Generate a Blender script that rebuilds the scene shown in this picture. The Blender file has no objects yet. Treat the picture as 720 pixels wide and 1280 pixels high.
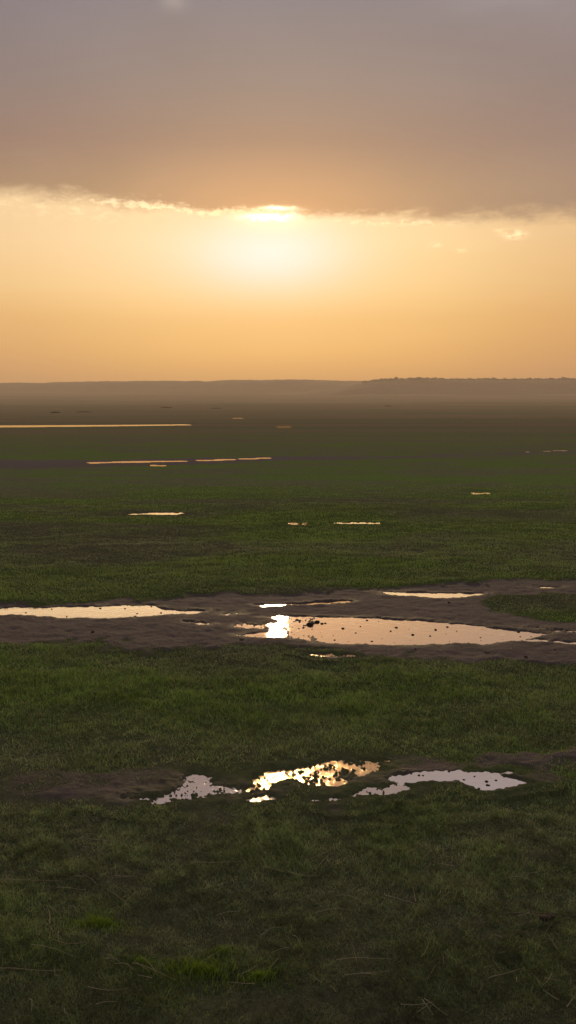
import bpy, math, random
import numpy as np
from mathutils import Vector

random.seed(7)
RNG = np.random.default_rng(7)
SC = bpy.context.scene
COL = SC.collection
rad = math.radians

# ------------------------------------------------------------------ camera
CAM_H = 3.0
PITCH = 5.64            # degrees below the level
F = 1256.0              # focal length in pixels of the 720 x 1280 frame
cam_d = bpy.data.cameras.new('camera')
cam = bpy.data.objects.new('camera', cam_d)
COL.objects.link(cam)
cam.location = (0, 0, CAM_H)
cam.rotation_euler = (rad(90 - PITCH), 0, 0)
cam_d.sensor_fit = 'VERTICAL'
cam_d.sensor_height = 36.0
cam_d.lens = 36.0 * F / 1280.0
cam_d.clip_start = 0.05
cam_d.clip_end = 40000
SC.camera = cam


def G(px, py, z=0.0):
    """where the line of sight of a photo pixel meets the level z"""
    u, v = (px - 360) / F, (640 - py) / F
    p = rad(PITCH)
    d = (u, math.cos(p) + v * math.sin(p), -math.sin(p) + v * math.cos(p))
    t = (z - CAM_H) / d[2]
    return (d[0] * t, d[1] * t)


def elev(py):
    return math.degrees(math.atan((640 - py) / F)) - PITCH


# ------------------------------------------------------------------ noise
def _hash(ix, iy, seed):
    h = (ix.astype(np.int64) * 374761393 + iy.astype(np.int64) * 668265263 + seed * 974634777) & 0xFFFFFFFF
    h = ((h ^ (h >> 13)) * 1274126177) & 0xFFFFFFFF
    h = ((h ^ (h >> 16)) * 2246822519) & 0xFFFFFFFF
    return ((h ^ (h >> 15)) & 0xFFFFFF) / float(0xFFFFFF)


def vnoise(x, y, seed=0):
    ix, iy = np.floor(x), np.floor(y)
    fx, fy = x - ix, y - iy
    fx = fx * fx * fx * (fx * (fx * 6 - 15) + 10)
    fy = fy * fy * fy * (fy * (fy * 6 - 15) + 10)
    a, b = _hash(ix, iy, seed), _hash(ix + 1, iy, seed)
    c, d = _hash(ix, iy + 1, seed), _hash(ix + 1, iy + 1, seed)
    return (a * (1 - fx) + b * fx) * (1 - fy) + (c * (1 - fx) + d * fx) * fy


def fbm(x, y, oct=4, seed=0, gain=0.5):
    """about -1 .. 1"""
    s, a, n = 0.0, 1.0, 0.0
    c, q = math.cos(0.6), math.sin(0.6)
    for k in range(oct):
        s = s + a * (vnoise(x, y, seed + 31 * k) * 2 - 1)
        n += a
        a *= gain
        x, y = (x * c - y * q) * 2.03 + 17.3, (x * q + y * c) * 2.03 - 9.1
    return s / n * 1.5


def smooth(a, b, x):
    t = np.clip((x - a) / (b - a), 0, 1)
    return t * t * (3 - 2 * t)


def poly_sdf(P, x, y):
    """signed distance to a polygon, negative inside"""
    d = np.full(x.shape, 1e18)
    inside = np.zeros(x.shape, bool)
    n = len(P)
    for i in range(n):
        ax, ay = P[i]
        bx, by = P[(i + 1) % n]
        ex, ey = bx - ax, by - ay
        wx, wy = x - ax, y - ay
        t = np.clip((wx * ex + wy * ey) / (ex * ex + ey * ey + 1e-12), 0, 1)
        d = np.minimum(d, (wx - ex * t) ** 2 + (wy - ey * t) ** 2)
        c = ((ay > y) != (by > y))
        if abs(ey) > 1e-12:
            inside ^= c & (x < ex * (y - ay) / ey + ax)
    d = np.sqrt(d)
    return np.where(inside, -d, d)


# ------------------------------------------------------------------ the lie of the land
_ctrl = [(-20000, 0), (330, 0), (560, 0.05), (800, 1.6), (1200, 7.2), (1700, 15.0), (2500, 30.5), (3300, 52.0),
         (4500, 91.0), (6500, 132.0), (20000, 180.0)]
_ty = np.concatenate([np.array([-20000., 300.]), np.geomspace(310, 20000, 600)])
_tz = np.interp(_ty, [c[0] for c in _ctrl], [c[1] for c in _ctrl])
for _ in range(25):
    _tz[2:-1] = (_tz[1:-2] + _tz[2:-1] * 2 + _tz[3:]) / 4


def base_z(y):
    return np.interp(y, _ty, _tz)


# Puddles: outline (photo pixels, turned into metres on the ground), depth, ragged edge, ripple roughness
WL = -0.012
PUD = [
    ('long', [(-30, 764), (20, 758), (100, 757), (190, 756), (215, 761), (262, 763), (235, 767), (190, 769), (130, 772), (75, 772), (20, 768), (-30, 769)], .036, .06, .055, 0.10),
    ('main', [(390, 770), (450, 771), (520, 774), (580, 780), (640, 787), (690, 792), (660, 800), (600, 804), (520, 806), (440, 805), (388, 801)], .036, .05, .04, 0.045),
    ('glint', [(326, 771), (352, 768.5), (396, 770), (394, 802), (372, 799.5), (350, 797.5), (322, 796), (294, 793), (322, 790.5), (348, 788.5), (328, 786), (290, 782.5), (298, 779.5), (330, 779), (354, 777), (340, 773.8)], .032, .045, .04, 0.11),
    ('strip', [(318, 755.8), (380, 753.2), (438, 749.4), (444, 752), (390, 756), (328, 758)], .06, .04, .05, 0.10),
    ('back', [(468, 739), (500, 739), (560, 741), (612, 741), (590, 745), (545, 747), (505, 744)], .036, .06, .05, 0.08),
    ('edge', [(672, 733), (708, 733), (706, 735), (674, 735)], .04, .05, .05, 0.08),
    ('bits', [(222, 775), (262, 778), (270, 780), (240, 779)], .034, .04, .05, 0.12),
    ('chip', [(274, 766), (298, 765), (302, 767), (280, 768)], .036, .04, .04, 0.12),
    ('streak', [(640, 800), (668, 798), (740, 803), (740, 806), (690, 803)], .03, .04, .06, 0.10),
    ('grit', [(645, 783), (690, 785), (730, 788), (730, 791), (690, 789)], .030, .05, .08, 0.2),
    ('fringe', [(372, 815), (440, 817), (446, 820), (400, 820)], .028, .04, .07, 0.2),
    ('pale', [(152, 997), (172, 991), (205, 990), (228, 985), (230, 967), (250, 966), (272, 977), (312, 984), (300, 992), (262, 996), (235, 1001), (205, 1003), (170, 1003)], .036, .07, .026, 0.13),
    ('gold', [(304, 990), (316, 966), (340, 958), (380, 955), (424, 947), (478, 949), (494, 960), (470, 966), (440, 970), (420, 979), (392, 980), (366, 976), (340, 982), (322, 992)], .031, .07, .026, 0.10),
    ('clear', [(480, 972), (520, 964), (570, 962), (646, 964), (628, 968), (672, 978), (640, 983), (600, 987), (580, 978), (565, 974), (530, 978), (500, 982)], .036, .04, .03, 0.08),
    ('rim', [(392, 1000), (430, 990), (470, 983), (500, 978), (512, 986), (470, 994), (420, 1003)], .043, .06, .026, 0.13),
    ('rim_two', [(296, 998), (340, 991), (352, 998), (320, 1004)], .039, .05, .026, 0.13),
    ('mid_a', [(158, 642.6), (176, 641.4), (200, 640.7), (236, 641.2), (214, 642.8), (182, 643.4)], .06, .10, .10, 0.08),
    ('mid_b', [(414, 652.6), (477, 652.8), (474, 654.4), (420, 654.2)], .06, .06, .08, 0.08),
    ('mid_c', [(358, 653.2), (383, 653.6), (381, 655.4), (361, 655.4)], .07, .08, .10, 0.1),
    ('mid_d', [(587, 614.6), (611, 614.8), (610, 617.6), (590, 617.6)], .09, .1, .10, 0.1),
    ('ditch', [(108, 578.0), (160, 576.6), (240, 575.2), (335, 572.0), (338, 572.8), (270, 575.4), (200, 577.2), (110, 579.2)], .07, .25, .25, 0.08),
    ('ditch_end', [(188, 581.0), (214, 581.2), (212, 583), (190, 582.6)], .06, .2, .2, 0.08),
    ('lane', [(630, 565.4), (680, 563.6), (740, 561.4), (740, 562.6), (690, 564.4)], .022, .3, .2, 0.3),
    ('lake', [(-90, 532.0), (0, 531.8), (140, 531.2), (228, 530.5), (236, 531.4), (120, 533.0), (0, 534.2), (-90, 534.8)], .5, 1.0, 1.5, 0.24),
    ('pond_a', [(291, 522.6), (302, 522.4), (303, 523.5), (292, 523.5)], .3, .4, .3, 0.2),
    ('pond_b', [(346, 532.6), (363, 532.2), (363, 534.8), (348, 535)], .2, .5, 1.0, 0.06),
]
# gloss tints
GLEAM_TINT = dict(main=(.97, .92, .90), fringe=(.35, .30, .26), gold=(.98, .72, .42), lake=(.78, .66, .48), ditch=(.78, .68, .60), ditch_end=(.7, .6, .5), pond_a=(.42, .34, .26), mid_c=(.55, .46, .36), strip=(.7, .58, .42), pond_b=(.75, .6, .42),
            pale=(.88, .82, .79), rim=(.84, .78, .74), rim_two=(.82, .70, .58), lane=(.5, .45, .42), clear=(.99, .96, .95), grit=(.7, .64, .6))
RIPPLE = dict(main=.0010, gold=.0034, pale=.0019, rim=.0022, rim_two=.0028, lake=.004)
GRITTY = ('glint', 'gold', 'pale', 'rim', 'rim_two', 'grit', 'fringe', 'bits', 'chip')
PUDW = []
for nm, pts, dep, ragged, fine, rough in PUD:
    P = [G(*p) for p in pts]
    PUDW.append(dict(name=nm, P=P, dep=dep, rag=ragged, fine=fine, rough=rough,
                     x0=min(p[0] for p in P), x1=max(p[0] for p in P), y0=min(p[1] for p in P), y1=max(p[1] for p in P)))

# bare, muddy ground: outline, softness in metres, strength
MUD = [
    ([(-420, 768), (-60, 757), (60, 755), (200, 748), (300, 743), (420, 738), (560, 730), (760, 720), (1150, 704), (1150, 836), (760, 832), (640, 830), (520, 822), (400, 811), (300, 806), (160, 806), (-60, 808), (-420, 806)], .34, 1.0),
    ([(-40, 972), (80, 966), (180, 960), (300, 965), (480, 952), (560, 962), (690, 975), (640, 986), (520, 988), (400, 1004), (280, 1004), (150, 1015), (-40, 1022)], .3, .52),
    ([(480, 948), (560, 936), (660, 932), (760, 938), (760, 956), (640, 950), (540, 954)], .3, .62),
    ([(-400, 577), (-60, 575), (60, 575.5), (200, 573), (350, 570.5), (480, 570), (620, 567), (760, 562), (1000, 556), (1000, 560), (760, 564.5), (640, 568), (480, 573.4), (340, 576), (200, 582), (60, 585), (-60, 586), (-400, 588)], .9, .9),
    ([(-80, 690), (40, 684), (160, 690), (100, 697), (-60, 700)], .5, .25),
    ([(480, 645), (600, 640), (760, 646), (760, 652), (600, 656), (500, 652)], .5, .3),
    ([(-80, 650), (120, 648), (260, 655), (180, 662), (-60, 664)], .5, .3),
]
GREEN = ([(600, 752), (632, 744), (690, 740), (760, 738), (760, 777), (690, 775), (640, 768), (606, 764)], .25, .9)  # tongue of grass lying in the track


def fields(x, y):
    """heights and ground cover at points x, y: z, mud, wet, lush"""
    n = x.shape
    r = np.hypot(x, y)
    near = r < 700
    big = fbm(x / 9, y / 9, 3, 3)
    med = fbm(x / 1.7, y / 1.7, 3, 11)
    edge_n = fbm(x / 0.55, y / 0.55, 4, 21)
    mud = np.zeros(n)
    for pts, soft, k in MUD:
        P = [G(*p) for p in pts]
        x0, x1 = min(p[0] for p in P) - 4, max(p[0] for p in P) + 4
        y0, y1 = min(p[1] for p in P) - 4, max(p[1] for p in P) + 4
        m = (x > x0) & (x < x1) & (y > y0) & (y < y1)
        if m.any():
            s = poly_sdf(P, x[m], y[m]) + edge_n[m] * soft * 1.3
            mud[m] = np.maximum(mud[m], smooth(soft * .8, -soft * .9, s) * k)
    P = [G(*p) for p in GREEN[0]]
    m = (np.abs(x) < 12) & (y > 10) & (y < 22)
    if m.any():
        s = poly_sdf(P, x[m], y[m]) + edge_n[m] * .3
        mud[m] *= 1 - smooth(.2, -.25, s) * GREEN[2]
    wet = np.zeros(n)
    dep = np.zeros(n)
    grit = np.zeros(n)
    for p in PUDW:
        k = p['fine']
        mar = max(1.0, 6 * p['rag'])
        m = (x > p['x0'] - mar) & (x < p['x1'] + mar) & (y > p['y0'] - mar) & (y < p['y1'] + mar)
        if not m.any():
            continue
        xx, yy = x[m], y[m]
        s = poly_sdf(p['P'], xx, yy)
        s = s + fbm(xx / (k * 8), yy / (k * 8), 3, 41) * p['rag'] + fbm(xx / k / 1.6, yy / k / 1.6, 3, 47) * k * .7
        g = smooth(p['rag'] * .9, -p['rag'] * 2.2, s)
        dep[m] = np.maximum(dep[m], g * p['dep'])
        if p['name'] in GRITTY:
            grit[m] = np.maximum(grit[m], g)
        wet[m] = np.maximum(wet[m], smooth(p['rag'] * 5, 0, s))
    mud *= np.clip(.85 + .75 * fbm(x / .7, y / .5, 4, 151), .15, 1) ** np.interp(mud, [0, .6, .8, 1], [1, 1, .5, .12])
    bare = np.maximum(mud, wet)
    # the turf swells and sinks; mud is trodden, with hoof pocks and clods
    turf = big * .05 + med * .035 + fbm(x / .3, y / .3, 3, 61) * .012
    clod = fbm(x / .16, y / .16, 4, 71, .6)
    ruts = fbm(x / 1.2, y / .28, 3, 77)
    trod = .012 * clod + .006 * ruts + .004
    far_amp = np.interp(r, [0, 60, 300, 900, 3000], [1, 1, .8, 0.6, .6])
    z = turf * (1 - smooth(0, .75, bare)) * far_amp + trod * smooth(0, .75, bare) * np.interp(r, [0, 30, 80], [1, 1, .3])
    z = np.where(wet > 0, np.maximum(z, WL + .006 + .010 * (clod > .2) * np.clip(clod, 0, 1)), z)
    z = np.where(dep > 0, z * (1 - .45 * np.clip(dep / .05, 0, 1)) - dep, z)
    roll = fbm(x / 420, y / 260, 3, 81) * np.interp(r, [0, 700, 1500, 4000], [0, 0, 2.0, 6.0])
    z = z + grit * (.024 * fbm(x / .021, y / .042, 2, 141, .8) + .014 * fbm(x / .09, y / .13, 2, 143) + .004)
    z = z + base_z(y) + roll
    # lush and poor grass lie in patches
    lush = .5 + np.interp(r, [14, 25], [.5, .75]) * fbm(x / 4.0, y / 2.0, 4, 91) + .22 * fbm(x / 30, y / 12, 3, 95) * smooth(16, 30, r)
    lush = lush + .48 * np.exp(-((y - 10.9) / 1.0) ** 2) + .22 * np.exp(-((y - 18.5) / 1.6) ** 2) - .22 * smooth(9.2, 7.0, y) \
        - .06 * np.exp(-((y - 24) / 4.0) ** 2) + .1 * np.exp(-((y - 45) / 9.0) ** 2)
    lush = np.clip(lush, 0, 1)
    return z, mud, wet, lush


# ------------------------------------------------------------------ node helpers
def lin(r, g, b):
    f = lambda c: (c / 255) / 12.92 if c / 255 <= .04045 else ((c / 255 + .055) / 1.055) ** 2.4
    return (f(r), f(g), f(b))


class V:
    """a scalar socket that can be written in formulas"""
    nt = None

    def __init__(s, sock):
        s.s = sock

    @staticmethod
    def op(kind, *a, clamp=False):
        n = V.nt.nodes.new('ShaderNodeMath')
        n.operation = kind
        n.use_clamp = clamp
        for i, q in enumerate(a):
            if isinstance(q, V):
                V.nt.links.new(q.s, n.inputs[i])
            else:
                n.inputs[i].default_value = float(q)
        return V(n.outputs[0])

    def __add__(s, o): return V.op('ADD', s, o)
    __radd__ = __add__
    def __sub__(s, o): return V.op('SUBTRACT', s, o)
    def __rsub__(s, o): return V.op('SUBTRACT', o, s)
    def __mul__(s, o): return V.op('MULTIPLY', s, o)
    __rmul__ = __mul__
    def __truediv__(s, o): return V.op('DIVIDE', s, o)
    def __pow__(s, o): return V.op('POWER', s, o)
    def clamp(s): return V.op('ADD', s, 0, clamp=True)


def vexp(v): return V.op('EXPONENT', v)


def gauss(*terms):
    """terms (value, centre, width)"""
    t = None
    for v, c, w in terms:
        q = (v - c) * (1.0 / w)
        q = q * q
        t = q if t is None else t + q
    return vexp(t * -1.0)


def vsmooth(a, b, v):
    n = V.nt.nodes.new('ShaderNodeMapRange')
    n.interpolation_type = 'SMOOTHSTEP'
    for k, q in (('From Min', a), ('From Max', b), ('Value', v)):
        if isinstance(q, V):
            V.nt.links.new(q.s, n.inputs[k])
        else:
            n.inputs[k].default_value = q
    return V(n.outputs[0])


def combine(x, y, z=0.0):
    n = V.nt.nodes.new('ShaderNodeCombineXYZ')
    for i, q in enumerate((x, y, z)):
        if isinstance(q, V):
            V.nt.links.new(q.s, n.inputs[i])
        else:
            n.inputs[i].default_value = q
    return n.outputs[0]


def noise(vec, scale=1.0, detail=4, rough=.5, dist=0.0):
    n = V.nt.nodes.new('ShaderNodeTexNoise')
    n.inputs['Scale'].default_value = scale
    n.inputs['Detail'].default_value = detail
    n.inputs['Roughness'].default_value = rough
    n.inputs['Distortion'].default_value = dist
    V.nt.links.new(vec, n.inputs['Vector'])
    return V(n.outputs[0])


def ramp(v, stops, interp='LINEAR', lo=0.0, hi=1.0):
    """colour ramp over [lo, hi]; stops: (value, (r,g,b) linear or a number)"""
    n = V.nt.nodes.new('ShaderNodeValToRGB')
    cr = n.color_ramp
    cr.interpolation = interp
    while len(cr.elements) < len(stops):
        cr.elements.new(.5)
    for e, (p, c) in zip(cr.elements, sorted(stops, key=lambda q: q[0])):
        e.position = (p - lo) / (hi - lo)
        if not isinstance(c, tuple):
            c = (c, c, c)
        e.color = (*c, 1)
    V.nt.links.new(((v - lo) * (1 / (hi - lo))).s, n.inputs[0])
    return n.outputs[0]


def mixc(fac, a, b, mode='MIX'):
    n = V.nt.nodes.new('ShaderNodeMix')
    n.data_type = 'RGBA'
    n.blend_type = mode
    for i, q in ((0, fac), (6, a), (7, b)):
        if isinstance(q, V):
            V.nt.links.new(q.s, n.inputs[i])
        elif isinstance(q, bpy.types.NodeSocket):
            V.nt.links.new(q, n.inputs[i])
        elif isinstance(q, (int, float)):
            n.inputs[i].default_value = q if i == 0 else (q, q, q, 1)
        else:
            n.inputs[i].default_value = (*q, 1)
    return n.outputs[2]


def scalec(col, v):
    """colour socket times scalar"""
    n = V.nt.nodes.new('ShaderNodeVectorMath')
    n.operation = 'SCALE'
    V.nt.links.new(col, n.inputs[0])
    if isinstance(v, V):
        V.nt.links.new(v.s, n.inputs['Scale'])
    else:
        n.inputs['Scale'].default_value = v
    return n.outputs[0]


def constc(c):
    n = V.nt.nodes.new('ShaderNodeRGB')
    n.outputs[0].default_value = (*c, 1)
    return n.outputs[0]


def addc(a, b):
    n = V.nt.nodes.new('ShaderNodeVectorMath')
    n.operation = 'ADD'
    V.nt.links.new(a, n.inputs[0])
    V.nt.links.new(b, n.inputs[1])
    return n.outputs[0]


# ------------------------------------------------------------------ sky and sun
SUN_E, SUN_A = elev(264), math.degrees(math.atan((345 - 360) / F))
world = bpy.data.worlds.new('World')
SC.world = world
world.use_nodes = True
wn = world.node_tree
V.nt = wn
bg = wn.nodes['Background']
sky = wn.nodes.new('ShaderNodeTexSky')
sky.sky_type = 'NISHITA'
sky.sun_disc = False
sky.sun_elevation = rad(SUN_E)
sky.sun_rotation = rad(SUN_A)
sky.air_density = 1.5
sky.dust_density = 4.0
tc = wn.nodes.new('ShaderNodeTexCoord')
sp = wn.nodes.new('ShaderNodeSeparateXYZ')
wn.links.new(tc.outputs['Generated'], sp.inputs[0])
X, Y, Z = (V(sp.outputs[i]) for i in range(3))
E = V.op('ARCSINE', Z) * (180 / math.pi)
A = V.op('ARCTAN2', X, Y) * (180 / math.pi)

# clear band under the cloud
band = ramp(E, [(-2, lin(236, 170, 98)), (1.6, lin(252, 184, 103)), (3.4, lin(252, 195, 114)), (5.2, lin(248, 199, 125)),
                (7.0, lin(253, 214, 149)), (9.5, lin(254, 221, 166)), (12, lin(250, 218, 168)), (16, lin(240, 205, 160))], lo=-2, hi=20)
side = ramp(A, [(-180, .35), (-60, (.5, .47, .45)), (-17, (.93, .88, .88)), (-8, .97), (0, 1.0), (8, (.96, .93, .90)), (17, (.82, .71, .66)), (60, (.5, .45, .43)), (180, .35)], lo=-180, hi=180)
band = mixc(1.0, band, side, 'MULTIPLY')
pink = vsmooth(5, 17, V.op('ABSOLUTE', A)) * vsmooth(7, 2, E)
band = mixc(pink * .35, band, lin(206, 158, 118))
veil = noise(combine(A * .05, E * .5, 3.0), 1.0, 3, .5)                       # thin flat streaks of haze
band = scalec(band, .955 + .09 * veil)
glow = gauss((A, SUN_A - .3, 4.2), (E, 8.7, 1.9)) * .55 + gauss((A, SUN_A - 2.5, 8.5), (E, 8.2, 2.4)) * .11
band = addc(band, scalec(constc((.48, .33, .78)), glow))

# grey deck above it
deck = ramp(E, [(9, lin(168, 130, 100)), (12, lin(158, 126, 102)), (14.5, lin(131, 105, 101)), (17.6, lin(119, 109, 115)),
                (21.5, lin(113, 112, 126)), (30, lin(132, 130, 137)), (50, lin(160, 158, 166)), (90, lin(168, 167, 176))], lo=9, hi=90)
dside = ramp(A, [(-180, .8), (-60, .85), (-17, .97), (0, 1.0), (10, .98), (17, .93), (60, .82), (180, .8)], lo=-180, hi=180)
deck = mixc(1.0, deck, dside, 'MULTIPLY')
cool = vsmooth(-2, 20, A) * .35 + vsmooth(4, -18, A) * .1
deck = mixc(cool, deck, lin(160, 140, 136), 'MIX')
dn = noise(combine(A * .07, E * .16, 0), 1.0, 5, .55, .6)
deck = scalec(deck, .83 + .34 * dn)
deck = addc(deck, scalec(constc(lin(160, 92, 26)), gauss((A, SUN_A, 7.0), (E, 11.0, 2.8)) * .50))
# a paler gap high in the deck
gap = gauss((A, -6.2, .7), (E, elev(4), .45)) * (.4 + 1.2 * noise(combine(A * 1.3, E * 1.6, 9.0), 1, 3))
deck = addc(deck, scalec(constc(lin(120, 108, 96)), gap * .55))
gap2 = vsmooth(19, 24, E + .9 * (noise(combine(A * .25, E * .5, 5.0), 1, 3) - .5) * 4) * vsmooth(4, 12, A)
deck = mixc(gap2 * .5, deck, lin(172, 167, 172))

# the ragged lower edge of the deck
edge = V(ramp(A, [(-40, 14.0 / 20), (-16, 11.75 / 20), (-10, 11.35 / 20), (-7.2, 11.15 / 20), (-4.5, 10.85 / 20), (-2.2, 11.0 / 20), (0, 11.05 / 20), (1.2, 10.8 / 20),
                  (4, 10.72 / 20), (9, 10.5 / 20), (11, 10.45 / 20), (17, 10.5 / 20), (40, 10.5 / 20)], lo=-40, hi=40)) * 20
n1 = (noise(combine(A * .4, E * 1.2, 0), 1.0, 5, .6) - .5) * 1.7
n2 = (noise(combine(A * 1.6, E * 3.4, 4.0), 1.0, 5, .62) - .5) * 1.7
crisp = gauss((A, -1.5, 8.0))
wob = E + n1 * .9 + n2 * (.45 + .4 * crisp)
cov = vsmooth(edge - (.75 - .5 * crisp), edge + (.75 - .45 * crisp), wob)
# wisps lit from behind along that edge
lane = gauss((E - edge, .02, .34)) * gauss((A, -6.0, 7.5))
wis = vsmooth(.10, .42, n1 * .5 + n2 * .8 + lane * .42 - .12) * lane
low = gauss((E - edge, -.55, .5)) * gauss((A, -12.5, 4.5)) * vsmooth(.0, .25, n2 + .06)
rgt = gauss((E - edge, -.22, .2)) * gauss((A, 5.6, 4.2)) * vsmooth(-.1, .15, n2 + n1 * .5)
tufts = None
for px, py, wx, wy, k in ((632, 298, .55, .22, .8), (537, 308, .32, .13, .45), (568, 316, .28, .1, .35), (614, 292, .25, .1, .3)):
    a0 = math.degrees(math.atan((px - 360) / F / math.cos(rad(10))))
    q = gauss((A, a0, wx), (E, elev(py), wy)) * k * vsmooth(-.12, .12, n2 + .02)
    tufts = q if tufts is None else tufts + q
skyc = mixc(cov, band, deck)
wfac = (wis * 1.1 + low * .35 + rgt * .75 + tufts * 1.4).clamp()
skyc = addc(mixc(wfac * .6, skyc, lin(255, 224, 168)), scalec(constc((.42, .35, .22)), wfac))
# the sun itself, burning through the edge
hot = gauss((A + n2 * .5, SUN_A - .45, 1.1), (E + n2 * .45, 10.72, .17)) * 2.3 + gauss((A + n2 * .4, SUN_A + .1, .8), (E + n1 * .15 + n2 * .15, 11.20, .10)) * 2.3
halo = gauss((A, SUN_A - .1, 2.2), (E, 10.6, .6)) * .3
skyc = addc(skyc, scalec(constc((1.0, .84, .50)), hot))
skyc = addc(skyc, scalec(constc((1.0, .72, .34)), halo))
# the clear air seen through it all
skyc = addc(skyc, scalec(sky.outputs[0], .004))
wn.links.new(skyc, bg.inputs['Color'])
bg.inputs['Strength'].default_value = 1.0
world.cycles.sampling_method = 'MANUAL'
world.cycles.sample_map_resolution = 1024

sun_d = bpy.data.lights.new('sun', 'SUN')
sun_d.energy = 1.6
sun_d.angle = rad(0.5)
sun_d.color = (1.0, .70, .36)
sun = bpy.data.objects.new('sun', sun_d)
COL.objects.link(sun)
sdir = Vector((math.sin(rad(SUN_A)) * math.cos(rad(SUN_E)), math.cos(rad(SUN_A)) * math.cos(rad(SUN_E)), math.sin(rad(SUN_E))))
sun.rotation_euler = sdir.to_track_quat('Z', 'Y').to_euler()


# ------------------------------------------------------------------ materials
def material(name):
    m = bpy.data.materials.new(name)
    m.use_nodes = True
    V.nt = m.node_tree
    return m, m.node_tree, m.node_tree.nodes['Principled BSDF']


def attr(nt, name):
    n = nt.nodes.new('ShaderNodeAttribute')
    n.attribute_name = name
    return n


def ground_material():
    m, nt, b = material('ground')
    pos = nt.nodes.new('ShaderNodeNewGeometry').outputs['Position']
    mud, wet, lush = (V(attr(nt, k).outputs['Fac']) for k in ('mud', 'wet', 'lush'))
    sx = nt.nodes.new('ShaderNodeSeparateXYZ')
    nt.links.new(pos, sx.inputs[0])
    PX, PY = V(sx.outputs[0]), V(sx.outputs[1])
    dist = V.op('SQRT', PX * PX + PY * PY)
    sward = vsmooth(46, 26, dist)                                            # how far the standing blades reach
    n_f = noise(pos, 9.0, 5, .65)
    n_m = noise(pos, 1.1, 5, .6)
    n_b = noise(combine(PX * .018, PY * .05, 0), 1.0, 5, .6)
    n_w = noise(combine(PX * .004, PY * .011, 2.0), 1.0, 5, .6)
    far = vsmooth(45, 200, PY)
    poor = mixc(n_m, (.092, .086, .052), (.066, .074, .038))
    rich = mixc(n_m, (.060, .088, .026), (.080, .108, .030))
    grass = mixc(vsmooth(.2, .8, lush * .7 + (n_b - .5) * 1.8 + .15), poor, rich)
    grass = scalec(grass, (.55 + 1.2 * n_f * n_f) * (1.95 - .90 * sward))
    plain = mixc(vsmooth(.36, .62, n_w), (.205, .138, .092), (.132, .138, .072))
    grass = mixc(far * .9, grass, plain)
    # grazed through to the soil in places
    bald = vsmooth(.62, .72, noise(pos, 2.6, 6, .7)) * (1 - lush) * .7
    mudc = mixc(noise(pos, 5.0, 6, .7), (.058, .040, .037), (.104, .079, .076))
    mudc = mixc(vsmooth(.55, .75, noise(pos, 14.0, 3, .6)) * .5, mudc, (.040, .030, .022))
    mudc = mixc(wet * .55, mudc, (.034, .023, .018))
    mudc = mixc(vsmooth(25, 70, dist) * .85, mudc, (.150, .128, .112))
    cover = V.op('MAXIMUM', mud + (n_f - .5) * .5 * mud, bald).clamp()
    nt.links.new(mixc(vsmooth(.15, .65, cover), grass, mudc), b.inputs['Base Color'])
    rg = .95 - .22 * wet
    nt.links.new(rg.s, b.inputs['Roughness'])
    b.inputs['Specular IOR Level'].default_value = .22
    bump = nt.nodes.new('ShaderNodeBump')
    bump.inputs['Strength'].default_value = .8
    bump.inputs['Distance'].default_value = .03
    h = noise(pos, 16.0, 6, .7) * .5 + noise(pos, 2.2, 5, .6) * 1.4 + noise(pos, .25, 4, .6) * 6.0
    nt.links.new(h.s, bump.inputs['Height'])
    nt.links.new(bump.outputs[0], b.inputs['Normal'])
    # grass is matt, bare mud has a sheen
    df = nt.nodes.new('ShaderNodeBsdfDiffuse')
    nt.links.new(b.inputs['Base Color'].links[0].from_socket, df.inputs['Color'])
    nt.links.new(bump.outputs[0], df.inputs['Normal'])
    mx = nt.nodes.new('ShaderNodeMixShader')
    nt.links.new((vsmooth(.15, .65, cover) * vsmooth(60, 25, dist) * .8).s, mx.inputs[0])
    nt.links.new(df.outputs[0], mx.inputs[1])
    nt.links.new(b.outputs[0], mx.inputs[2])
    nt.links.new(mx.outputs[0], nt.nodes['Material Output'].inputs['Surface'])
    return m


def water_material(name, rough, ripple, gleam_tint=(.97, .95, .93), chop=.25):
    m, nt, b = material(name)
    pos = nt.nodes.new('ShaderNodeNewGeometry').outputs['Position']
    b.inputs['Base Color'].default_value = (.030, .021, .014, 1)
    b.inputs['Roughness'].default_value = .5
    gl = nt.nodes.new('ShaderNodeBsdfGlossy')
    gl.distribution = 'BECKMANN'
    gl.inputs['Color'].default_value = (*gleam_tint, 1)
    gl.inputs['Roughness'].default_value = rough
    mx = nt.nodes.new('ShaderNodeMixShader')
    lw = nt.nodes.new('ShaderNodeLayerWeight')
    lw.inputs['Blend'].default_value = .86
    nt.links.new(lw.outputs['Facing'], mx.inputs[0])
    fr = V(lw.outputs['Facing'])
    nt.links.new((fr * .15 + .85).clamp().s, mx.inputs[0])
    bump = nt.nodes.new('ShaderNodeBump')
    bump.inputs['Strength'].default_value = 1.0
    bump.inputs['Distance'].default_value = ripple
    mp = nt.nodes.new('ShaderNodeMapping')
    mp.inputs['Rotation'].default_value = (.35, .5, .8)
    nt.links.new(pos, mp.inputs['Vector'])
    pos = mp.outputs[0]
    h = noise(pos, 6.0, 4, .55, 1.4) + noise(pos, 31.0, 4, .65, 1.0) * chop
    nt.links.new(h.s, bump.inputs['Height'])
    nt.links.new(bump.outputs[0], gl.inputs['Normal'])
    nt.links.new(b.outputs[0], mx.inputs[1])
    nt.links.new(gl.outputs[0], mx.inputs[2])
    nt.links.new(mx.outputs[0], nt.nodes['Material Output'].inputs['Surface'])
    return m


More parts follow.
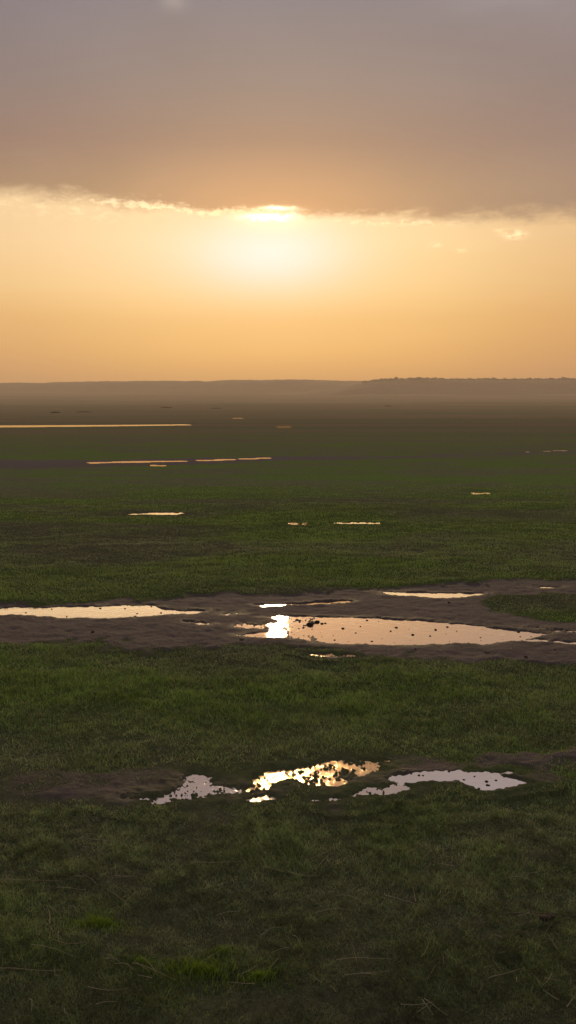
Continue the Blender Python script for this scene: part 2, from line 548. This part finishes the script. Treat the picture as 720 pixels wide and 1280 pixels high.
def blade_material(name):
    m, nt, b = material(name)
    tint = attr(nt, 'tint').outputs['Color']
    b.inputs['Roughness'].default_value = .6
    b.inputs['Specular IOR Level'].default_value = .25
    nt.links.new(tint, b.inputs['Base Color'])
    tr = nt.nodes.new('ShaderNodeBsdfTranslucent')
    nt.links.new(tint, tr.inputs['Color'])
    mx = nt.nodes.new('ShaderNodeMixShader')
    mx.inputs[0].default_value = .42
    nt.links.new(b.outputs[0], mx.inputs[1])
    nt.links.new(tr.outputs[0], mx.inputs[2])
    nt.links.new(mx.outputs[0], nt.nodes['Material Output'].inputs['Surface'])
    return m


def plain_material(name, c1, c2, scale, rough=.9):
    m, nt, b = material(name)
    t = nt.nodes.new('ShaderNodeTexCoord').outputs['Object']
    nt.links.new(mixc(noise(t, scale, 5, .65), c1, c2), b.inputs['Base Color'])
    b.inputs['Roughness'].default_value = rough
    b.inputs['Specular IOR Level'].default_value = .25
    bump = nt.nodes.new('ShaderNodeBump')
    bump.inputs['Strength'].default_value = .5
    bump.inputs['Distance'].default_value = .2 / scale
    nt.links.new(noise(t, scale * 3, 4, .6).s, bump.inputs['Height'])
    nt.links.new(bump.outputs[0], b.inputs['Normal'])
    return m


def np_mesh(name, co, faces, mat, smooth_shade=True):
    """faces: int array (n, 4) or (n, 3)"""
    me = bpy.data.meshes.new(name)
    faces = np.asarray(faces, np.int32)
    n, k = faces.shape
    me.vertices.add(len(co))
    me.vertices.foreach_set('co', np.asarray(co, np.float32).ravel())
    me.loops.add(n * k)
    me.loops.foreach_set('vertex_index', faces.ravel())
    me.polygons.add(n)
    me.polygons.foreach_set('loop_start', np.arange(0, n * k, k, dtype=np.int32))
    me.polygons.foreach_set('use_smooth', np.full(n, smooth_shade))
    me.update(calc_edges=True)
    if mat:
        me.materials.append(mat)
    return me


def link(name, me):
    o = bpy.data.objects.new(name, me)
    COL.objects.link(o)
    return o


def float_attr(me, name, v):
    a = me.attributes.new(name, 'FLOAT', 'POINT')
    a.data.foreach_set('value', np.asarray(v, np.float32))


def grid_faces(nr, nc, wrap=False):
    i, j = np.meshgrid(np.arange(nr - 1), np.arange(nc if wrap else nc - 1), indexing='ij')
    j2 = (j + 1) % nc
    return np.stack([i * nc + j, i * nc + j2, (i + 1) * nc + j2, (i + 1) * nc + j], -1).reshape(-1, 4)[:, ::-1]


# ------------------------------------------------------------------ ground: one sheet, finer towards the viewer
FY = F * .8
depr = [d for d in np.arange(60, 40, -4.)]                                  # degrees below level
rr = [0.5, 1.0, 1.6, 2.2, 2.8, 3.3, 3.7]
q = CAM_H / 4.1
while True:
    r = CAM_H / q
    if r > 560:
        break
    rr.append(r)
    q -= (.72 if r < 120 else .3) / FY * (1 + q * q)
rr += list(np.geomspace(570, 6450, 140))
rr = np.array(rr)
th = np.concatenate([np.arange(-180, -60, 6.), np.arange(-60, -24, .4), np.arange(-24, -19, .11), np.arange(-19, 19, .055), np.arange(19, 24, .11), np.arange(24, 60, .4), np.arange(60, 180, 6.)])
TH, RR = np.meshgrid(np.radians(th), rr)
gx, gy = (np.sin(TH) * RR).ravel(), (np.cos(TH) * RR).ravel()
gz, gmud, gwet, glush = fields(gx, gy)
nr, nc = len(rr), len(th)
co = np.stack([gx, gy, gz], 1)
faces = grid_faces(nr, nc, True)
me = np_mesh('ground', co, faces, ground_material())
for k, v in (('mud', gmud), ('wet', gwet), ('lush', glush)):
    float_attr(me, k, v)
ground = link('ground', me)
ground['kind'] = 'structure'
print('ground verts', len(co))

# ------------------------------------------------------------------ water lying in the hollows
GLINT = [p for p in PUDW if p['name'] == 'glint'][0]
for p in PUDW:
    mar = p['rag'] * 1.6 + .03
    if p['name'] == 'main':
        p = dict(p, x0=min(p['x0'], GLINT['x0']), y0=min(p['y0'], GLINT['y0']), y1=max(p['y1'], GLINT['y1']), key=p)
    w, h = p['x1'] - p['x0'] + 2 * mar, p['y1'] - p['y0'] + 2 * mar
    nx, ny = 200, 110
    xs = np.linspace(p['x0'] - mar, p['x1'] + mar, nx)
    ys = np.linspace(p['y0'] - mar, p['y1'] + mar, ny)
    XX, YY = np.meshgrid(xs, ys)
    cx, cy = (XX[:-1, :-1] + XX[1:, 1:]) / 2, (YY[:-1, :-1] + YY[1:, 1:]) / 2
    if p['name'] == 'glint':                                                # one sheet of water with the large puddle
        continue
    s = poly_sdf(p['P'], cx, cy)
    if p['name'] == 'main':
        s = np.minimum(s, poly_sdf(GLINT['P'], cx, cy))
    keep = s < mar
    for o in PUDW:
        if o is p or o is p.get('key') or o is GLINT or o['x1'] < p['x0'] - 1 or o['x0'] > p['x1'] + 1 or o['y1'] < p['y0'] - 1 or o['y0'] > p['y1'] + 1:
            continue
        so = poly_sdf(o['P'], cx, cy)
        keep &= (s < so) | ((so > o['rag'] * 1.6 + .03))
    fc = grid_faces(ny, nx).reshape(ny - 1, nx - 1, 4)[keep]
    used, inv = np.unique(fc, return_inverse=True)
    dz = WL + float(base_z(np.array([(p['y0'] + p['y1']) / 2]))[0]) + (.0005 if p['name'] in ('clear', 'main') else .0002 if p['name'] in ('glint', 'rim', 'rim_two') else 0)
    cw = np.stack([XX.ravel(), YY.ravel(), np.full(XX.size, dz)], 1)[used]
    far = p['y0'] > 100
    me = np_mesh('puddle', cw, inv.reshape(-1, 4), water_material('water', p['rough'], RIPPLE.get(p['name'], .0014), GLEAM_TINT.get(p['name'], (.97, .95, .93)), .55 if p['name'] in GRITTY else .25))
    o = link('puddle', me)
    o['kind'] = 'structure'
    PUD_Z = dz


# ------------------------------------------------------------------ grass
def blades(x, y, z, hgt, wid, lean, colour, bend=.55):
    """curved blades as one mesh: 5 points each"""
    n = len(x)
    yaw = RNG.uniform(0, 2 * np.pi, n)
    dx, dy = np.cos(yaw), np.sin(yaw)
    fy = RNG.uniform(0, 2 * np.pi, n)
    sx, sy = np.cos(fy) * wid * .5, np.sin(fy) * wid * .5
    out = hgt * np.sin(lean)
    up = hgt * np.cos(lean)
    co = np.empty((n, 5, 3))
    co[:, 0] = np.stack([x - sx, y - sy, z - .006], 1)
    co[:, 1] = np.stack([x + sx, y + sy, z - .006], 1)
    mx, my, mz = x + dx * out * .38, y + dy * out * .38, z + up * .62
    co[:, 2] = np.stack([mx - sx * .8, my - sy * .8, mz], 1)
    co[:, 3] = np.stack([mx + sx * .8, my + sy * .8, mz], 1)
    co[:, 4] = np.stack([x + dx * out, y + dy * out, z + up], 1)
    base = np.arange(n)[:, None] * 5
    f = np.concatenate([base + np.array([0, 1, 3]), base + np.array([0, 3, 2]), base + np.array([2, 3, 4])], 0)
    return co.reshape(-1, 3), f, np.repeat(colour, 5, 0)


def blade_mesh(name, parts, mat):
    co, fa, cl, off = [], [], [], 0
    for c, f, k in parts:
        co.append(c)
        fa.append(f + off)
        cl.append(k)
        off += len(c)
    co, fa, cl = np.concatenate(co), np.concatenate(fa), np.concatenate(cl)
    me = np_mesh(name, co, fa, mat, False)
    a = me.attributes.new('tint', 'FLOAT_COLOR', 'POINT')
    a.data.foreach_set('color', np.concatenate([cl, np.ones((len(cl), 1))], 1).astype(np.float32).ravel())
    return me


def grass_zone(n, d0, d1, half, hlo, hhi, w0, power):
    u = RNG.uniform(0, 1, n)
    r = (d0 ** power + u * (d1 ** power - d0 ** power)) ** (1 / power)
    t = np.radians(RNG.uniform(-half, half, n))
    x, y = np.sin(t) * r, np.cos(t) * r
    z, mud, wet, lush = fields(x, y)
    clump = fbm(x / .35, y / .35, 3, 131)
    ok = RNG.uniform(0, 1, n) > np.clip(mud * 1.25 + wet * 1.0, 0, 1) + np.where(clump < -.45, .5, 0)
    ok |= (RNG.uniform(0, 1, n) < .035) & (wet < .8)
    ok &= RNG.uniform(0, 1, n) < smooth(46, 26, r)
    ok &= ~((wet > .97) & (z < WL + .004)) | ((r < 10) & (z > WL - .022) & (RNG.uniform(0, 1, n) < .12))
    x, y, z, mud, wet, lush, clump, r = (q[ok] for q in (x, y, z, mud, wet, lush, clump, r))
    n = len(x)
    h = RNG.uniform(hlo, hhi, n) * (.65 + .55 * lush + .35 * clump) * (1 - .7 * np.clip(mud * 1.6 + wet * .6, 0, 1))
    h = np.clip(h, hlo * .5, None)
    lean = np.radians(np.clip(RNG.normal(60, 15, n) - 14 * lush, 10, 86))
    wid = w0 * r * RNG.uniform(.6, 1.3, n)
    k = RNG.uniform(0, 1, (n, 1))
    poor = np.array([.160, .165, .100]) * (1 - k) + np.array([.112, .142, .076]) * k
    rich = np.array([.100, .168, .040]) * (1 - k) + np.array([.145, .205, .046]) * k
    patch = np.clip(lush + .25 * clump, 0, 1)[:, None]
    col = poor * (1 - patch) + rich * patch
    dry = (RNG.uniform(0, 1, n) < .10)[:, None]
    col = np.where(dry, np.array([.20, .165, .085]) * RNG.uniform(.5, 1.0, (n, 1)), col)
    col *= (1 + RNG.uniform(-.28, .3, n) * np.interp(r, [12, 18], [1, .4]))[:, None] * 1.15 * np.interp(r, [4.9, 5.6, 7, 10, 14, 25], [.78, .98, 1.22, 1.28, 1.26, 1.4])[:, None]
    near_n = np.clip(1 + np.interp(r, [6, 9, 12, 18], [.5, .35, .22, .10]) * fbm(x / .07, y / .10, 3, 171) + np.interp(r, [6, 12], [.13, .18]) * fbm(x / .6, y / .5, 2, 173), .35, 1.9)
    col *= near_n[:, None]
    return blades(x, y, z, h, wid, lean, col)


blade_mat = blade_material('grass_blade')
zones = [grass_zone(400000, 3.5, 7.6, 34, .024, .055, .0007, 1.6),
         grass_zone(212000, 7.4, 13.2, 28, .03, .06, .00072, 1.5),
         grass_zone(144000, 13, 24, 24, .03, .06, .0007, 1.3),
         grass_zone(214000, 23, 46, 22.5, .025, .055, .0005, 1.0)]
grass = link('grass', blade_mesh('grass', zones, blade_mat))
grass['kind'] = 'stuff'


def ground_z(x, y):
    return float(fields(np.array([float(x)]), np.array([float(y)]))[0][0])


# ------------------------------------------------------------------ things in the turf
def label(o, text, cat, group=None):
    o['label'] = text
    o['category'] = cat
    if group:
        o['group'] = group


TUFTS = [
    (122, 1158, .16, 520, .075, 'small bright green grass tuft standing alone in the dark turf, left of the big tuft'),
    (250, 1210, .24, 900, .085, 'big bright green grass tuft, the widest and tallest in the dark foreground turf'),
    (325, 1222, .15, 420, .07, 'bright green grass tuft just right of the big tuft, nearest to the viewer'),
    (279, 1186, .08, 200, .06, 'little green grass tuft right behind the big bright green tuft'),
    (176, 1204, .10, 220, .055, 'low thin green grass tuft just left of the big bright green tuft'),
]
for px, py, size, n, hh, text in TUFTS:
    bx, by = G(px, py)
    size, n, hh = size * 1.35, int(n * 1.3), hh * .75
    t = RNG.uniform(0, 2 * np.pi, n)
    q = np.abs(RNG.normal(0, .55, n))  .clip(0, 1.0) * (1 + .3 * np.sin(3 * t + px) + .2 * np.sin(5 * t))
    ox, oy = np.cos(t) * q * size, np.sin(t) * q * size * .62
    z0 = ground_z(bx, by)
    oz = fields(bx + ox, by + oy)[0] - z0
    h = hh * RNG.uniform(.5, 1.1, n) * np.clip(1.1 - .5 * q, .35, 1.1)
    k = RNG.uniform(0, 1, (n, 1))
    col = (np.array([.120, .200, .020]) * (1 - k) + np.array([.200, .300, .030]) * k)
    me = blade_mesh('grass_tuft', [blades(ox, oy, oz, h, RNG.uniform(.0028, .0048, n), np.radians(np.clip(RNG.normal(28, 16, n), 0, 75)), col)], blade_mat)
    o = link('grass_tuft', me)
    o.location = (bx, by, z0)
    label(o, text, 'grass tuft', 'bright green tufts in the foreground turf')


def tube(points, radii, sides=5):
    """tapering tube through points"""
    co, fa = [], []
    pts = [Vector(p) for p in points]
    for i, p in enumerate(pts):
        d = (pts[min(i + 1, len(pts) - 1)] - pts[max(i - 1, 0)]).normalized()
        a = d.cross(Vector((.3, .2, .93))).normalized()
        b = d.cross(a)
        for k in range(sides):
            w = 2 * math.pi * k / sides
            co.append(p + (a * math.cos(w) + b * math.sin(w)) * radii[i])
    for i in range(len(pts) - 1):
        for k in range(sides):
            k2 = (k + 1) % sides
            fa.append((i * sides + k, i * sides + k2, (i + 1) * sides + k2, (i + 1) * sides + k))
    return [tuple(c) for c in co], fa


straw_mat = plain_material('dry_straw', (.38, .33, .20), (.22, .19, .11), 30, .75)
twig_mat = plain_material('dead_twig', (.10, .072, .055), (.05, .036, .028), 40, .9)


def stalk_mesh(pts, r0, r1, mat=straw_mat, name='grass_stalk'):
    n = len(pts)
    co, fa = tube(pts, [r0 + (r1 - r0) * i / (n - 1) for i in range(n)], 4)
    return np_mesh(name, co, fa, mat)


# stalks that stand: foot pixel, tip pixel (both read off the photograph), own label when it differs
STAND = [(122, 1106, 104, 1090), (163, 1134, 144, 1114), (198, 1218, 180, 1192), (189, 1214, 172, 1198), (236, 1222, 240, 1202), (252, 1146, 245, 1128),
         (284, 1152, 277, 1136), (332, 1126, 322, 1112), (336, 1122, 350, 1134), (440, 1118, 442, 1106), (457, 1098, 453, 1086), (474, 1164, 482, 1142),
         (446, 1206, 440, 1178), (533, 1230, 542, 1208), (555, 1212, 554, 1196), (567, 1129, 571, 1114), (630, 1222, 620, 1204), (597, 1248, 603, 1230),
         (680, 1170, 688, 1152), (690, 1232, 684, 1216), (677, 1238, 668, 1256), (588, 1060, 596, 1040), (455, 1064, 453, 1058), (346, 1256, 348, 1244),
         (384, 866, 384, 853), (560, 1146, 570, 1112), (205, 1250, 212, 1236), (68, 1172, 60, 1160), (640, 1190, 646, 1176), (520, 1268, 536, 1252)]
for i, (ax, ay, bx, by) in enumerate(STAND):
    x0, y0 = G(ax, ay)
    d = math.hypot(x0, y0)
    length_px = math.hypot(bx - ax, by - ay)
    L = length_px * math.hypot(d, CAM_H) / F * 1.15
    side = (bx - ax) / length_px
    z0 = ground_z(x0, y0)
    pts = []
    for k in range(6):
        t = k / 5
        pts.append((side * L * (t ** 1.25), random.uniform(-.01, .01) + .12 * L * t, -0.006 + L * max(.25, abs(by - ay) / length_px) * (t - .18 * t * t)))
    w = random.uniform(.0016, .0024) * max(1, d / 6)
    o = link('grass_stalk', stalk_mesh(pts, w, w * .5))
    o.location = (x0, y0, z0)
    label(o, 'thin pale dry grass stalk rising out of the dark turf', 'grass stalk', 'dry grass stalks standing in the turf')

# stalks that lie flat
LIE = [(0, 1108, 150, 1112), (40, 1200, 112, 1207), (0, 1228, 118, 1222), (110, 1245, 170, 1244), (165, 1213, 220, 1228), (395, 1145, 490, 1150), (420, 1208, 490, 1209),
       (430, 1229, 490, 1220), (360, 1094, 510, 1093), (380, 1078, 410, 1067), (330, 1088, 355, 1092), (480, 1126, 545, 1144), (240, 1085, 330, 1080), (610, 1236, 650, 1220),
       (530, 1258, 560, 1274), (60, 1098, 42, 1094), (636, 1100, 700, 1106), (120, 1270, 146, 1264)]
lr = random.Random(11)
for _ in range(48):                                             # and many short broken ones
    ax, ay = lr.uniform(10, 710), lr.uniform(1045, 1270)
    an, ln = lr.uniform(0, 6.28), lr.uniform(14, 46)
    LIE.append((ax, ay, ax + math.cos(an) * ln, ay + math.sin(an) * ln * .5))
for ax, ay, bx, by in LIE:
    x0, y0 = G(ax, ay)
    x1, y1 = G(bx, by)
    cut = min(1.0, .30 / math.hypot(x1 - x0, y1 - y0) * random.uniform(.6, 1.3))        # stems are a hand or two long
    x1, y1 = x0 + (x1 - x0) * cut, y0 + (y1 - y0) * cut
    z0 = ground_z(x0, y0)
    pts = []
    bow = random.uniform(-1, 1)
    for k in range(9):
        t = k / 8
        qx, qy = x0 + (x1 - x0) * t, y0 + (y1 - y0) * t
        pts.append((qx - x0, qy - y0 + .03 * math.sin(t * 3.1) * bow, ground_z(qx, qy) - z0 + .036 + .010 * math.sin(t * 2.6 + ax)))
    o = link('grass_stalk', stalk_mesh(pts, .0018, .0008))
    o.location = (x0, y0, z0)
    label(o, 'pale dry grass stalk lying on the dark turf', 'grass stalk', 'dry grass stalks lying on the turf')


def lump_mesh(name, seed, mat, sx=1.0, sy=1.0, sz=.6, rough=.35, div=2):
    import bmesh
    bm = bmesh.new()
    bmesh.ops.create_icosphere(bm, subdivisions=div, radius=1.0)
    c = np.array([v.co[:] for v in bm.verts])
    n = fbm(c[:, 0] * 1.3 + c[:, 2] * .9, c[:, 1] * 1.3 - c[:, 2] * .8, 3, seed) * rough
    for v, k in zip(bm.verts, n):
        v.co = Vector((v.co.x * sx, v.co.y * sy, v.co.z * sz)) * (1 + float(k))
    me = bpy.data.meshes.new(name)
    bm.to_mesh(me)
    bm.free()
    for p in me.polygons:
        p.use_smooth = True
    me.materials.append(mat)
    return me


clod_mat = plain_material('dark_mud', (.060, .040, .030), (.028, .020, .015), 1.5, .85)
# dead twig caught on a clod
x0, y0 = G(668, 1146)
z0 = ground_z(x0, y0)
tw = link('dead_twig', stalk_mesh([(-.16, .02, .02), (-.05, .0, .035), (.04, -.01, .04), (.14, .0, .03), (.27, -.02, .015)], .004, .002, twig_mat, 'dead_twig'))
tw.location = (x0, y0, z0)
label(tw, 'dead brown twig lying in the turf across a dark clod', 'twig')
for a, b in (((-.02, 0, .035), (-.05, .02, .115)), ((.0, 0, .04), (.03, .03, .09)), ((.1, 0, .034), (.05, -.09, .02))):
    o = link('side_shoot', stalk_mesh([a, tuple((p + q) / 2 + .006 for p, q in zip(a, b)), b], .0028, .0014, twig_mat, 'side_shoot'))
    o.parent = tw
cl = link('mud_clod', lump_mesh('mud_clod', 5, clod_mat))
cx, cy = G(684, 1146)
cl.location = (cx, cy, ground_z(cx, cy) + .012)
cl.scale = (.042, .035, .022)
label(cl, 'dark clod of earth in the turf under the dead twig', 'clod')

clods = [lump_mesh('mud_clod', 20 + k, clod_mat, random.uniform(.8, 1.5), random.uniform(.6, 1.0), random.uniform(.4, .7), .4) for k in range(6)]


def scatter_clods(spots, text, group, lo, hi, level=None):
    for px, py in spots:
        x, y = G(px + random.uniform(-5, 5), py + random.uniform(-1.2, 1.2))
        o = link('mud_clod', random.choice(clods))
        s = lo + (hi - lo) * random.random() ** 2.5
        o.location = (x, y, (level if level is not None else ground_z(x, y)) + s * .12)
        o.scale = (s, s, s * random.uniform(.7, 1.1))
        o.rotation_euler = (0, 0, random.uniform(0, 6.3))
        label(o, text, 'clod', group)


main = [(453, 783), (447, 791), (478, 797), (500, 783), (512, 785), (531, 780), (558, 800), (563, 784), (590, 781), (605, 786), (622, 785), (616, 794),
        (637, 791), (655, 796), (534, 795), (486, 788), (470, 775), (455, 774), (428, 784), (421, 793), (407, 795), (398, 790), (436, 800), (512, 800),
        (577, 801), (584, 803), (596, 797), (648, 789), (668, 795), (545, 787), (520, 792), (493, 801), (572, 789), (466, 801), (415, 800), (630, 799), (388, 797), (560, 792), (602, 801)]
scatter_clods(main, 'small dark mud clod poking out of the large golden puddle', 'mud clods in the large golden puddle', .006, .026, WL)
scatter_clods([(378, 776), (386, 777), (394, 778), (402, 779), (384, 780), (410, 779), (398, 776), (372, 774)],
              'larger dark clod on the mud bank inside the bright end of the golden puddle', 'clods on the bank in the golden puddle', .02, .05, WL)
scatter_clods([(523, 968), (517, 966), (531, 967), (577, 972), (590, 968), (608, 975), (614, 979), (560, 963), (644, 966), (601, 984), (622, 973)],
              'small dark mud clod poking out of the clear grey puddle', 'mud clods in the clear grey puddle', .01, .022, WL)
scatter_clods([(60, 760), (108, 758), (130, 760), (158, 759), (186, 758), (200, 765), (214, 768), (88, 771), (36, 766), (20, 771), (172, 767), (225, 766)],
              'small dark mud clod at the rim of the long left puddle', 'mud clods at the rim of the long left puddle', .015, .035, WL)
scatter_clods([(484, 861), (80, 834), (166, 771), (440, 760), (560, 755), (300, 800), (120, 790), (520, 812), (690, 812), (604, 815), (90, 800), (220, 796), (240, 785), (660, 822)],
              'loose dark clod of earth lying on bare damp ground', 'loose clods on the bare ground', .015, .04)

# ------------------------------------------------------------------ hills along the horizon
hill_mat = plain_material('hill_scrub', (.070, .058, .038), (.040, .040, .022), .004, 1.0)


def ridge(name, dist, crest, depth, seed, rough):
    """crest: (photo x, photo y) of the skyline"""
    px = np.array([c[0] for c in crest], float)
    py = np.array([c[1] for c in crest], float)
    xs = np.arange(px[0], px[-1], .8)
    top = np.interp(xs, px, py)
    el = np.tan(np.arctan((640 - top) / F) - rad(PITCH))
    wx = (xs - 360) / F * dist * 1.005
    zc = CAM_H + el * dist
    foot = float(base_z(np.array([dist - depth]))[0]) - 12
    rows = np.linspace(-1, 1, 41)
    WX, R = np.meshgrid(wx, rows)
    ZC = np.broadcast_to(zc, WX.shape)
    shape = np.cos(np.clip(np.abs(R) ** 1.25, 0, 1) * np.pi / 2) ** .8
    gul = fbm(WX / 160, R * 2.2, 4, seed) * (1 - np.abs(R)) * np.abs(R) * 1.2
    Z = foot + (ZC - foot) * np.clip(shape + gul * .25 * rough, 0, None)
    Z += fbm(WX / 30, R * 9 + 2, 3, seed + 5) * rough * 1.6 * shape
    Yc = dist + R * depth + fbm(WX / 500, R * 0 + 3.0, 2, seed + 9) * 60
    o = link(name, np_mesh(name, np.stack([WX.ravel(), Yc.ravel(), Z.ravel()], 1), grid_faces(*WX.shape), hill_mat))
    o['kind'] = 'structure'
    return o


ridge('hills', 5600, [(-420, 482), (-200, 480), (0, 478.6), (40, 478.2), (60, 479), (75, 478.2), (120, 477.2), (170, 476.2), (250, 475.8), (258, 476.6), (290, 475.2), (330, 475.6),
                      (380, 475.4), (430, 476), (480, 477), (600, 479), (800, 481)], 520, 301, .8)
ridge('hills', 4300, [(340, 493), (384, 490), (412, 486.6), (436, 482.4), (456, 478.4), (474, 476), (500, 474.8), (540, 474.2), (580, 475.4), (620, 475), (660, 474.8), (690, 475.2), (720, 475), (900, 474), (1150, 478)], 420, 333, .8)

# woodland along the nearer ridge: a far mass of crowns
wood_mat = plain_material('far_foliage', (.045, .044, .022), (.026, .028, .014), .05, 1.0)
parts_c, parts_f, off = [], [], 0
import bmesh
crown = []
for k in range(4):
    m_ = lump_mesh('crown_form', 60 + k, wood_mat, 1, 1, .8, .5, 2)
    cc = np.array([v.co[:] for v in m_.vertices])
    ff = np.array([p.vertices[:] for p in m_.polygons])
    crown.append((cc, ff))
    bpy.data.meshes.remove(m_)
ridge_o = [o for o in COL.objects if o.name.startswith('hills')][1]
rv = np.array([v.co[:] for v in ridge_o.data.vertices])
ncol = len(rv) // 41
cr = rv.reshape(41, ncol, 3)
for j in range(ncol):
    px = 360 + cr[20, j, 0] / 4300 / 1.005 * F
    if px < 452 or px > 1000:
        continue
    dens = .55 + .45 * math.sin(px * .11) * math.sin(px * .037 + 1)
    for _ in range(3):
        if random.random() > dens:
            continue
        row = random.randint(15, 22)
        c, f = crown[random.randrange(4)]
        s = random.uniform(2.6, 6.0) * (1.35 if random.random() < .08 else 1)
        p = cr[row, j] + np.array([random.uniform(-2, 2), random.uniform(-8, 8), s * .35])
        parts_c.append(c * s * np.array([1.4, 1.4, 1.0]) + p)
        parts_f.append(f + off)
        off += len(c)
o = link('far_wood', np_mesh('far_wood', np.concatenate(parts_c), np.concatenate(parts_f), wood_mat))
o['kind'] = 'stuff'

# ------------------------------------------------------------------ scattered scrub far out on the plain
scrub_mat = plain_material('dark_scrub', (.030, .028, .016), (.016, .016, .009), 1.0, 1.0)


def on_plain(px, py):
    """first ground point along the line of sight"""
    u, v = (px - 360) / F, (640 - py) / F
    p = rad(PITCH)
    d = np.array([u, math.cos(p) + v * math.sin(p), -math.sin(p) + v * math.cos(p)])
    t = np.geomspace(50, 6000, 4000)
    z = fields(d[0] * t, d[1] * t)[0]
    hit = np.nonzero(CAM_H + d[2] * t < z)[0]
    k = t[hit[0]] if len(hit) else 3000.
    return d[0] * k, d[1] * k, ground_z(d[0] * k, d[1] * k), k


SCRUB = [(69, 516.2, 11, 1.9, 'dark low scrub thicket far out on the plain, leftmost of all'),
         (105, 515.4, 20, 1.1, 'long thin dark line of scrub on the plain just right of the leftmost thicket'),
         (208, 510.0, 13, 1.7, 'dark low scrub thicket on the plain between the hills and the long lake'),
         (270, 511.0, 14, 1.0, 'thin dark scrub line far out on the plain, above the small round ponds'),
         (485, 508.0, 8, 1.2, 'small dark scrub thicket far out on the plain below the wooded ridge')]
for px, py, wpx, hpx, text in SCRUB:
    x, y, z, d = on_plain(px, py)
    m2 = d / F
    cs, fs, of = [], [], 0
    for k in range(26):
        c, f = crown[k % 4]
        u = (k + .5) / 26 * 2 - 1
        s = hpx * m2 * random.uniform(.45, .8) * (1.1 - .5 * u * u)
        cs.append(c * s * np.array([1.5, 1.5, .9]) + np.array([u * wpx * m2 * .5, random.uniform(-1, 1) * s * .5, s * .4]))
        fs.append(f + of)
        of += len(c)
    o = link('scrub_thicket', np_mesh('scrub_thicket', np.concatenate(cs), np.concatenate(fs), scrub_mat))
    o.location = (x, y, z)
    label(o, text, 'scrub', 'dark scrub on the far plain')

# ------------------------------------------------------------------ the hazy air
hz = bpy.data.meshes.new('haze')
bm = bmesh.new()
bmesh.ops.create_cube(bm, size=1.0)
bm.to_mesh(hz)
bm.free()
haze = link('haze', hz)
TOP, BOT = 215.0, -1.3
haze.scale = (13200, 13200, TOP - BOT)
haze.location = (0, 0, (TOP + BOT) / 2)
haze['kind'] = 'stuff'
hm = bpy.data.materials.new('haze')
hm.use_nodes = True
hm.node_tree.nodes.clear()
out = hm.node_tree.nodes.new('ShaderNodeOutputMaterial')
pv = hm.node_tree.nodes.new('ShaderNodeVolumePrincipled')
pv.inputs['Color'].default_value = (.96, .80, .66, 1)
pv.inputs['Density'].default_value = 1.7e-4
pv.inputs['Anisotropy'].default_value = .25
hm.node_tree.links.new(pv.outputs[0], out.inputs['Volume'])
hz.materials.append(hm)

# ------------------------------------------------------------------ render settings
SC.view_settings.view_transform = 'Standard'
SC.view_settings.look = 'None'
SC.view_settings.exposure = 0
SC.view_settings.gamma = 1
SC.view_settings.use_curve_mapping = False
SC.cycles.use_denoising = True
SC.cycles.max_bounces = 6
SC.cycles.volume_bounces = 1
SC.cycles.sample_clamp_indirect = 4
SC.cycles.caustics_reflective = False
SC.cycles.caustics_refractive = False
